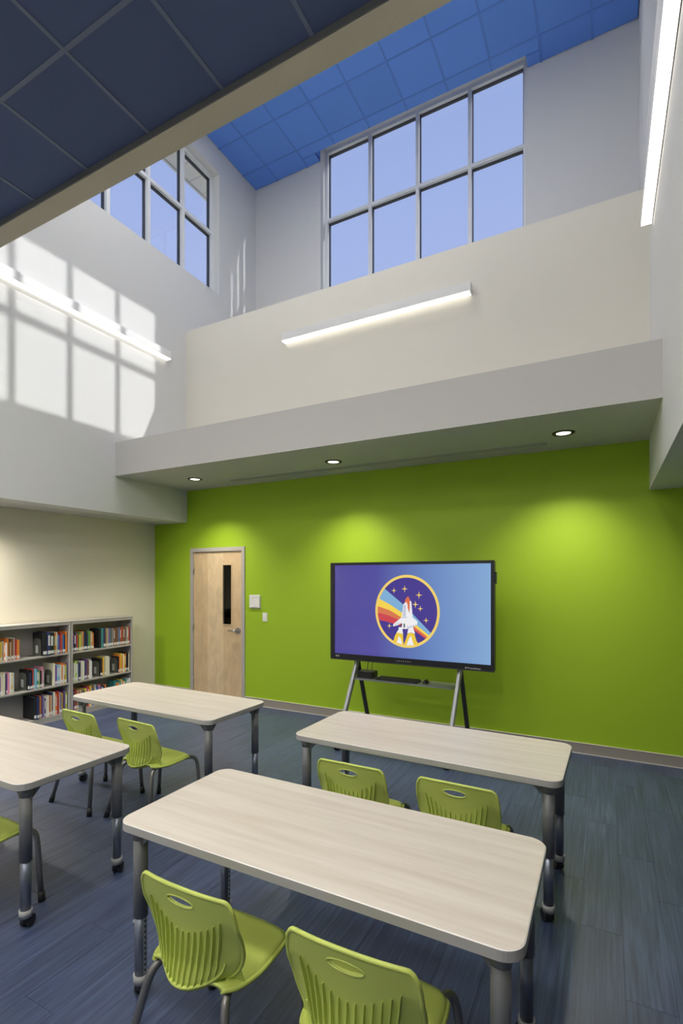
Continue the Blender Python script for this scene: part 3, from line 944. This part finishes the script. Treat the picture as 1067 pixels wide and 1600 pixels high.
# ----------------------------------------------------------------------------
# display, stand and what lies on it
# ----------------------------------------------------------------------------
TX0, TX1, TZ0, TZ1, TY = -2.625, -0.900, 0.873, 1.909, 4.72
tcx, tcz = (TX0 + TX1) / 2, (TZ0 + TZ1) / 2
disp = empty('interactive_display', (tcx, TY, tcz)); tag(disp, 'large black interactive display with shuttle emblem before green wall', 'display')
w2, h2 = (TX1 - TX0) / 2, (TZ1 - TZ0) / 2
sx0, sx1, sz0, sz1 = -2.575 - tcx, -0.932 - tcx, .938 - tcz, 1.880 - tcz
body = MB().prism([(x, z) for x, z in rounded_rect(w2 * 2 - .004, h2 * 2 - .004, .012)], .012, .085, 'y').build('housing', 'display_black', disp)
bz = MB()
for a, b in (((-w2, -h2), (w2, sz0)), ((-w2, sz1), (w2, h2)), ((-w2, sz0), (sx0, sz1)), ((sx1, sz0), (w2, sz1))): bz.box((a[0], 0, a[1]), (b[0], .014, b[1]))
bz.build('bezel', 'display_black', disp)
MB().box((-w2 + .004, -.006, -h2 + .004), (w2 - .004, 0, -h2 + .010)).build('bezel_ridge', 'display_grey', disp)
scx, scz = (sx0 + sx1) / 2, (sz0 + sz1) / 2
screen = MB().box((-(sx1 - sx0) / 2, 0, -(sz1 - sz0) / 2), ((sx1 - sx0) / 2, .004, (sz1 - sz0) / 2)).build('screen', 'screen_glow', disp, (scx, .008, scz))
MB().box((w2, .02, .30), (w2 + .012, .07, .41)).build('side_connector', 'display_black', disp)
# emblem on the screen, drawn as thin flat shapes (units: emblem radius)
ECX, ECZ, ERX, ERZ = -1.757 - tcx - scx, 1.411 - tcz - scz, 0.341, 0.366
def ez(x, y): return ((x - 541) / 410.0, -(y - 622) / 472.0)
def clip_circle(poly, R=.925, n=64):
    for k in range(n):
        a0, a1 = 2 * PI * k / n, 2 * PI * (k + 1) / n
        px, py = R * math.cos(a0), R * math.sin(a0); dx, dy = R * math.cos(a1) - px, R * math.sin(a1) - py
        ins = lambda p: dx * (p[1] - py) - dy * (p[0] - px) >= -1e-9
        out = []
        for i in range(len(poly)):
            p, q = poly[i], poly[(i + 1) % len(poly)]
            if ins(p): out.append(p)
            if ins(p) != ins(q):
                d1 = dx * (p[1] - py) - dy * (p[0] - px); d2 = dx * (q[1] - py) - dy * (q[0] - px)
                t = d1 / (d1 - d2); out.append((p[0] + (q[0] - p[0]) * t, p[1] + (q[1] - p[1]) * t))
        poly = out
        if not poly: return poly
    return poly
def emb(name, poly, m, layer, parent=None):
    if sum(a[0] * b[1] - b[0] * a[1] for a, b in zip(poly, poly[1:] + poly[:1])) < 0: poly = poly[::-1]
    pts = [(ECX + x * ERX, ECZ + y * ERZ) for x, y in poly]
    return MB().prism(pts, -.0004 - .0005 * layer, -.0001, 'y').build(name, 'emblem_' + m, screen)
circ = lambda r, n=72: [(r * math.cos(2 * PI * k / n), r * math.sin(2 * PI * k / n)) for k in range(n)]
emb('emblem_ring', circ(1.0), 'yellow', 0)
emb('emblem_disc', circ(.925), 'purple', 1)
def band(top, bot): return [ez(*p) for p in top] + [ez(*p) for p in bot[::-1]]
c0 = [(150, 245), (490, 527), (620, 655), (900, 945)]
c1 = [(100, 425), (330, 540), (480, 640), (640, 775), (880, 962)]
c2 = [(100, 545), (330, 618), (465, 697), (640, 815), (860, 980)]
c3 = [(100, 640), (300, 680), (440, 735), (640, 842), (840, 990)]
c4 = [(100, 738), (280, 765), (400, 795), (640, 866), (820, 995)]
for nm, m, a, b, ly in (('blue', 'blue', c0, c1, 2), ('yellow', 'gold', c1, c2, 2), ('orange', 'orange', c2, c3, 2), ('red', 'red', c3, c4, 2)):
    # split into short quads so that every piece stays convex
    N = 24
    def at(c, k):
        s = k / N; L = [0]
        for p, q in zip(c, c[1:]): L.append(L[-1] + math.dist(p, q))
        d = s * L[-1]
        for i in range(len(c) - 1):
            if d <= L[i + 1] + 1e-6:
                t = (d - L[i]) / (L[i + 1] - L[i]); return (c[i][0] + (c[i + 1][0] - c[i][0]) * t, c[i][1] + (c[i + 1][1] - c[i][1]) * t)
    mbb = MB()
    for k in range(N):
        q = clip_circle([ez(*at(a, k)), ez(*at(b, k)), ez(*at(b, k + 1)), ez(*at(a, k + 1))])
        if len(q) >= 3: mbb.prism([(ECX + x * ERX, ECZ + y * ERZ) for x, y in q], -.0014, -.0001, 'y')
    mbb.build('emblem_stripe_' + nm, 'emblem_' + m, screen)
for (x, y, r_) in ((378, 355, 36), (516, 332, 42), (697, 410, 44), (652, 530, 42), (714, 583, 36), (785, 730, 36), (318, 820, 34)):
    p = []
    for k in range(8):
        a = PI * k / 4; rr = r_ if k % 2 == 0 else r_ * .22
        p.append(ez(x + rr * math.cos(a), y + rr * 1.12 * math.sin(a)))
    emb('emblem_star', p, 'yellow', 3)
E_ = lambda pts: [ez(*p) for p in pts]
emb('emblem_flame', E_([(412, 905), (440, 900), (495, 915), (498, 1000), (505, 1052), (440, 1062), (372, 1022), (385, 960)]), 'flame', 3)
emb('emblem_flame', E_([(555, 905), (600, 898), (640, 905), (655, 960), (668, 1000), (695, 1034), (600, 1066), (505, 1056), (530, 990)]), 'flame', 3)
emb('emblem_flame_core', E_([(442, 945), (468, 985), (487, 1052), (412, 1036), (430, 990)]), 'white', 4)
emb('emblem_flame_core', E_([(595, 935), (612, 985), (632, 1056), (540, 1060), (570, 980)]), 'white', 4)
emb('emblem_booster', E_([(575, 500), (590, 482), (602, 505), (615, 660), (625, 830), (648, 905), (600, 893), (552, 905), (568, 820)]), 'white', 5)
for k in range(6): emb('emblem_booster_band', E_([(585, 520 + k * 26), (603 + k, 515 + k * 26), (603 + k, 521 + k * 26), (585, 526 + k * 26)]), 'grey', 6)
emb('emblem_booster', E_([(440, 830), (490, 840), (488, 870), (496, 918), (455, 905), (412, 905), (440, 860)]), 'white', 5)
emb('emblem_fuel_tank', E_([(515, 510), (528, 465), (560, 425), (582, 465), (582, 560), (575, 680), (520, 600)]), 'nose', 6)
emb('emblem_wing', E_([(550, 560), (575, 640), (610, 690), (678, 745), (675, 790), (560, 830), (548, 750)]), 'white', 7)
emb('emblem_wing', E_([(490, 690), (495, 765), (420, 810), (366, 825), (372, 795), (440, 735)]), 'white', 7)
emb('emblem_wing_edge', E_([(548, 826), (672, 786), (672, 796), (560, 845)]), 'grey', 8)
emb('emblem_wing_edge', E_([(370, 805), (455, 765), (460, 775), (400, 805)]), 'grey', 8)
emb('emblem_fuselage', E_([(502, 530), (540, 500), (556, 540), (553, 700), (552, 850), (465, 850), (478, 760), (485, 660)]), 'white', 8)
emb('emblem_bay_door', E_([(505, 545), (538, 530), (530, 690), (492, 690)]), 'grey', 9)
emb('emblem_engine', E_([(470, 785), (486, 780), (482, 830), (466, 822)]), 'dark', 10)
emb('emblem_engine', E_([(503, 785), (520, 780), (524, 828), (508, 836)]), 'dark', 10)
emb('emblem_tail', E_([(484, 700), (548, 690), (548, 704), (484, 714)]), 'grey', 10)
# markings on the lower bezel
def text(body_, size, loc, parent, name):
    cu = bpy.data.curves.new(name, 'FONT'); cu.body = body_; cu.size = size; cu.extrude = .0004; cu.align_x = 'CENTER'; cu.align_y = 'CENTER'
    ob = bpy.data.objects.new('tmp_text', cu); COL.objects.link(ob)
    dg = bpy.context.evaluated_depsgraph_get()
    me = bpy.data.meshes.new_from_object(ob.evaluated_get(dg), depsgraph=dg); me.name = name
    bpy.data.objects.remove(ob)
    me.materials.clear(); me.materials.append(MATS['logo_white'])
    o = bpy.data.objects.new(name, me); COL.objects.link(o); o.parent = parent; o.location = loc; o.rotation_euler = (PI / 2, 0, 0)
    return o
text('Promethean', .026, (-1.085 - tcx, -.0015, .896 - tcz), disp, 'maker_mark')
st = MB()
for k in range(3):
    a = PI * k / 3; dx, dz = .009 * math.cos(a), .009 * math.sin(a)
    c = Vector((-1.163 - tcx, -.002, .896 - tcz)); st.tube([c - Vector((dx, 0, dz)), c + Vector((dx, 0, dz))], .0016, 6)
st.build('maker_symbol', 'logo_white', disp)
for k in range(7):
    MB().prism([(x, z) for x, z in rounded_rect(.007, .010, .002, 2)], -.003, 0, 'y').build('control_button', 'plate_grey', disp, (-1.86 + k * .024 - tcx, 0, .908 - tcz))
MB().prism(rounded_rect(.014, .016, .003, 3), -.003, 0, 'y').build('front_port', 'plate_grey', disp, (-2.55 - tcx, 0, .912 - tcz))
MB().prism(rounded_rect(.010, .018, .002, 3), -.003, 0, 'y').build('front_port', 'plate_white', disp, (-2.525 - tcx, 0, .912 - tcz))

stand = empty('display_stand', (tcx, 4.82, 0)); tag(stand, 'mobile A-frame stand with silver front legs carrying the display', 'stand')
def bar(p, q, a, b, name, m, parent):
    """flat rounded bar, a wide in X, b deep"""
    p, q = Vector(p), Vector(q); d = (q - p).normalized(); xa = Vector((1, 0, 0)); xa = (xa - d * xa.dot(d)).normalized(); ya = d.cross(xa)
    sec = rounded_rect(a, b, min(a, b) * .35, 3); n = len(sec)
    v = [p + xa * s + ya * t for s, t in sec] + [q + xa * s + ya * t for s, t in sec]
    f = [(i, (i + 1) % n, (i + 1) % n + n, i + n) for i in range(n)] + [tuple(range(n))[::-1], tuple(range(n, 2 * n))]
    o = MB().add(v, f).build(name, m, parent)
    bm = bmesh.new(); bm.from_mesh(o.data); bmesh.ops.recalc_face_normals(bm, faces=bm.faces); bm.to_mesh(o.data); bm.free()
    return o
for s, xt, xf in ((-1, -2.355, -2.405), (1, -1.245, -1.275)):
    xt -= tcx; xf -= tcx
    bar((xt, .025, .80), (xt, .025, 1.62), .05, .03, 'upright', 'stand_dark', stand)
    bar((xt, .012, .86), (xf, -.345, .075), .042, .055, 'front_leg', 'stand_silver', stand)
    bar((xt + .004, .02, .84), (xf + .03, .36, .075), .042, .045, 'rear_leg', 'stand_dark', stand)
    for yy in (-.355, .37):
        xx = xf if yy < 0 else xf + .03
        c = MB()
        for q in (-1, 1): c.tube([(xx + q * .006, yy, .034), (xx + q * .024, yy, .034)], .034, 18)
        c.box((xx - .016, yy - .016, .03), (xx + .016, yy + .016, .082)); c.build('caster', 'caster_black', stand)
    bar((xf, -.345, .085), (xf + .03, .36, .085), .03, .03, 'base_rail', 'stand_dark', stand)
bar((-2.37 - tcx, .36, .10), (-1.25 - tcx, .36, .10), .03, .03, 'rear_crossbar', 'stand_dark', stand)
MB().prism([(x, y) for x, y in rounded_rect(1.068, .215, .02)], -.012, .004).build('tray', 'shelf_steel', stand, (-1.818 - tcx, -.005, .69))
MB().box((-1.30 - tcx - .9, .012, 1.30), (-1.30 - tcx - .0, .06, 1.36)).box((-1.30 - tcx - .9, .012, 1.50), (-1.30 - tcx, .06, 1.56)).build('mounting_rail', 'stand_dark', stand)

pc = empty('mini_computer', (-2.235, 4.825, .695)); tag(pc, 'small black box computer at the left end of the stand tray', 'computer')
MB().prism(rounded_rect(.185, .15, .018), 0, .062).build('case', 'plastic_black', pc)
MB().prism(rounded_rect(.17, .135, .018), .062, .066).build('lid', 'display_grey', pc)
for k in (-.02, .03):
    MB().tube(bez((k, .05, .066), (k - .01, .06, .12), (k + .015, .06, .15), (k + .01, .04, .20), 8), .003, 6).build('cable', 'plastic_black', pc)
kb = empty('keyboard', (-1.875, 4.80, .695)); tag(kb, 'black computer keyboard in the middle of the stand tray', 'keyboard')
MB().prism(rounded_rect(.45, .15, .01), 0, .012).build('base', 'plastic_black', kb)
km = None
for rr in range(5):
    for k in range(18):
        if rr == 0 and 3 <= k <= 8:
            if k == 3: MB().box((-.145 + .0, -.056, .012), (.0, -.040, .019)).build('key', 'key_dark', kb)
            continue
        if km is None: km = MB().box((-.009, -.009, 0), (.009, .009, .008)).mesh('key', 'key_dark')
        o = bpy.data.objects.new('key', km); COL.objects.link(o); o.parent = kb; o.location = (-.205 + k * .0241, -.050 + rr * .0255, .012)
ms = empty('computer_mouse', (-1.58, 4.80, .695)); tag(ms, 'black computer mouse right of the keyboard on the tray', 'mouse')
v, f = [], []
for j in range(9):
    a = j / 8 * PI / 2
    for i in range(20):
        b = 2 * PI * i / 20; v.append((.031 * math.cos(b) * math.cos(a), .052 * math.sin(b) * math.cos(a), .034 * math.sin(a)))
for j in range(8):
    for i in range(20): f.append((j * 20 + i, j * 20 + (i + 1) % 20, (j + 1) * 20 + (i + 1) % 20, (j + 1) * 20 + i))
MB().add(v, f, True).build('mouse_shell', 'plastic_black', ms)
MB().tube([(-.003, .03, .029), (.003, .03, .029)], .008, 12).build('scroll_wheel', 'display_grey', ms)

# ----------------------------------------------------------------------------
# bookcases and books
# ----------------------------------------------------------------------------
BF = XB + 0.25        # front plane of the bookcases
BH = 1.195
SHELF = (0.075, 0.437, 0.815)
def bookcase(y0, y1, label):
    r = empty('bookcase', (XB + .0, y0, 0)); tag(r, label, 'bookcase', 'bookcases along the beige wall')
    D, Wd = .25, y1 - y0
    box_obj('side_panel', (.018, 0, 0), (D, .022, BH), 'shelf_laminate', r); box_obj('side_panel', (.018, Wd - .022, 0), (D, Wd, BH), 'shelf_laminate', r)
    box_obj('back_panel', (.018, .022, .06), (.026, Wd - .022, BH - .03), 'shelf_laminate', r)
    box_obj('top_panel', (.018, .0, BH), (D + .004, Wd, BH + .012), 'shelf_laminate', r)
    box_obj('top_rail', (D - .02, .022, BH - .032), (D - .002, Wd - .022, BH), 'shelf_laminate', r)
    for z in SHELF:
        s = box_obj('shelf', (.026, .022, z - .022), (D - .002, Wd - .022, z), 'shelf_laminate', r)
    box_obj('kick_plate', (D - .02, .022, 0), (D - .006, Wd - .022, SHELF[0] - .022), 'shelf_laminate', r)
    return r
UY = [(3.035, 3.953), (3.962, 4.885)]
bookcase(*UY[0], 'grey low bookcase at the left edge of the photo')
bookcase(*UY[1], 'grey low bookcase nearest the green wall and the door')

PAL = {'red': (.36, .04, .03), 'orange': (.55, .17, .03), 'yellow': (.62, .42, .05), 'green': (.09, .22, .05), 'lime green': (.30, .42, .06),
       'blue': (.05, .14, .34), 'light blue': (.20, .36, .52), 'navy': (.02, .03, .09), 'purple': (.12, .06, .22), 'white': (.64, .62, .57),
       'cream': (.58, .52, .38), 'black': (.012, .012, .014), 'brown': (.14, .07, .035), 'grey': (.26, .27, .27), 'pink': (.50, .20, .26), 'teal': (.04, .20, .20), 'tan': (.38, .28, .16)}
BM = {}
for k, c in PAL.items():
    mat('book_' + k.replace(' ', '_'), tuple(min(.8, v * 1.45) for v in c), 0.45, var=(9, 0.45, (1, 3, 6)), objvar=0.12)
    nm = 'book_' + k.replace(' ', '_')
    # unit book: x 0 (fore edge) .. 1 (spine), y 0..1 thickness, z 0..1 height
    b = MB().box((0, 0, 0), (1, .09, 1)).box((0, .91, 0), (1, 1, 1)).box((.96, .09, 0), (1, .91, 1))
    BM[k] = b.mesh('book', nm)
pages_me = MB().box((.02, .09, .02), (.96, .91, .975)).mesh('pages', 'paper')
label_me = MB().box((1.0, .06, .06), (1.008, .94, .20)).mesh('spine_label', 'label_white')
title_me = MB().box((1.0, .22, .42), (1.006, .78, .86)).mesh('spine_title', 'label_white')
ORD = ['first', 'second', 'third', 'fourth', 'fifth', 'sixth', 'seventh', 'eighth', 'ninth', 'tenth', 'eleventh', 'twelfth', 'thirteenth', 'fourteenth', 'fifteenth', 'sixteenth', 'seventeenth', 'eighteenth', 'nineteenth', 'twentieth'] + ['twenty-' + s for s in ('first', 'second', 'third', 'fourth', 'fifth', 'sixth', 'seventh', 'eighth', 'ninth')] + ['thirtieth'] + ['thirty-' + s for s in ('first', 'second', 'third', 'fourth', 'fifth', 'sixth', 'seventh', 'eighth', 'ninth')] + ['fortieth'] + ['forty-' + s for s in ('first', 'second', 'third', 'fourth', 'fifth', 'sixth', 'seventh', 'eighth', 'ninth')]
rnd = random.Random(11)
UNAME = ('bookcase at the left edge', 'bookcase nearest the green wall')
SNAME = ('bottom', 'middle', 'top')
counter = {}
def book(unit, shelf, y, th, h, d, colour, front=.012, lean=0.0, lab=True, title=False):
    n = counter.get((unit, shelf), 0); counter[unit, shelf] = n + 1
    o = bpy.data.objects.new('book', BM[colour]); COL.objects.link(o)
    o.location = (BF - front - d, y, SHELF[shelf] + .0008)
    o.scale = (d, th, h)
    if lean: o.rotation_euler = (lean, 0, 0)
    tag(o, '%s book, %s from left, %s shelf of the %s' % (colour, ORD[n], SNAME[shelf], UNAME[unit]), 'book', 'library books on the bookcases')
    p = bpy.data.objects.new('pages', pages_me); COL.objects.link(p); p.parent = o
    if lab:
        p = bpy.data.objects.new('spine_label', label_me); COL.objects.link(p); p.parent = o
    if title:
        p = bpy.data.objects.new('spine_title', title_me); COL.objects.link(p); p.parent = o
    return o
def run(unit, shelf, y0, y1, hr, cols, dr=(.14, .17), tr=(.012, .024), front=(.008, .02), lean=0.0, lab=.8):
    y = y0
    while True:
        th = rnd.uniform(*tr)
        if y + th > y1: break
        book(unit, shelf, y, th - .0012, rnd.uniform(*hr), rnd.uniform(*dr), rnd.choice(cols), rnd.uniform(*front), lean, rnd.random() < lab, rnd.random() < .18)
        y += th
    return y
def bookend(unit, shelf, y, label, colour='bookend_green', h=.19, patch='label_white'):
    r = empty('bookend', (BF - .03, y - .001, SHELF[shelf] + .0008)); tag(r, label, 'bookend', 'metal bookends on the shelves')
    pts = [(-.15, 0), (-.0, 0), (-.0, h - .05)] + [(-.05 + .05 * math.cos(a), h - .05 + .05 * math.sin(a)) for a in [PI / 2 * k / 6 for k in range(1, 6)]] + \
          [(-.10 - .05 * math.sin(a), h - .05 + .05 * math.cos(a)) for a in [PI / 2 * k / 6 for k in range(0, 7)]]
    MB().prism(pts, -.004, 0, 'y').build('upright_plate', colour, r)
    MB().box((-.10, -.005, .03), (-.05, -.004, .12)).build('card_window', patch, r)
    MB().box((-.15, -.09, 0), (0, -.004, .0025)).build('foot_plate', colour, r)
A = list(PAL)
warm = ['red', 'orange', 'tan', 'yellow', 'white', 'cream', 'brown', 'blue', 'grey', 'purple', 'white']
mixed = ['white', 'navy', 'blue', 'light blue', 'red', 'black', 'purple', 'green', 'yellow', 'grey', 'teal', 'white', 'cream', 'lime green', 'pink', 'orange']
# left bookcase, top
run(0, 2, 3.06, 3.355, (.20, .25), warm)
bookend(0, 2, 3.60, 'dark bookend left of tall books, top shelf, left bookcase', h=.205)
book(0, 2, 3.605, .05, .27, .20, 'black', .0); book(0, 2, 3.657, .03, .28, .235, 'navy', -.012, title=True); book(0, 2, 3.69, .05, .265, .20, 'black', .0, title=True)
run(0, 2, 3.745, 3.93, (.22, .27), mixed)
# left bookcase, middle
run(0, 1, 3.06, 3.30, (.21, .25), mixed)
bookend(0, 1, 3.43, 'dark bookend left of white books, middle shelf, left bookcase', 'bookend_green', .20)
book(0, 1, 3.434, .02, .235, .17, 'black'); run(0, 1, 3.456, 3.635, (.20, .245), mixed)
bookend(0, 1, 3.735, 'dark bookend before cream book, middle shelf, left bookcase', 'bookend_green', .19, 'plate_grey')
book(0, 1, 3.739, .022, .265, .20, 'cream', .012); run(0, 1, 3.763, 3.93, (.22, .26), mixed)
# left bookcase, bottom
book(0, 0, 3.06, .03, .20, .17, 'light blue'); book(0, 0, 3.092, .02, .19, .16, 'blue')
book(0, 0, 3.50, .03, .265, .22, 'black', .0, lean=-.0); book(0, 0, 3.532, .022, .25, .225, 'navy', -.01)
run(0, 0, 3.556, 3.93, (.225, .28), warm + ['green', 'black', 'lime green', 'navy'], lean=0)
# bookcase by the green wall, top
run(1, 2, 3.99, 4.30, (.21, .25), ['black', 'yellow', 'tan', 'white', 'navy', 'purple', 'red', 'green', 'lime green', 'orange', 'grey', 'white'], lab=1)
book(1, 2, 4.36, .03, .255, .19, 'black', lab=False); book(1, 2, 4.392, .03, .26, .19, 'teal', .01, lab=False); book(1, 2, 4.424, .025, .26, .19, 'navy', .008)
run(1, 2, 4.452, 4.855, (.245, .25), ['orange', 'brown', 'red', 'teal', 'grey', 'tan', 'blue', 'brown', 'purple'], tr=(.018, .022), lab=1)
# middle
run(1, 1, 3.99, 4.27, (.22, .26), ['white', 'cream', 'white', 'brown', 'black', 'white', 'purple', 'navy', 'grey', 'lime green'], lab=1)
bookend(1, 1, 4.375, 'dark bookend at the middle of the middle shelf, right bookcase', h=.20)
book(1, 1, 4.379, .03, .235, .18, 'black'); run(1, 1, 4.41, 4.535, (.22, .25), ['orange', 'yellow', 'cream', 'grey', 'red', 'white'])
bookend(1, 1, 4.655, 'dark bookend at the right of the middle shelf, right bookcase', h=.205)
run(1, 1, 4.66, 4.855, (.22, .27), ['cream', 'tan', 'orange', 'purple', 'white', 'yellow', 'black', 'navy'])
# bottom
run(1, 0, 3.99, 4.47, (.21, .265), ['brown', 'red', 'tan', 'yellow', 'purple', 'black', 'white', 'light blue', 'orange', 'pink', 'blue'])
run(1, 0, 4.60, 4.855, (.22, .27), ['white', 'yellow', 'tan', 'teal', 'orange', 'cream', 'light blue'])
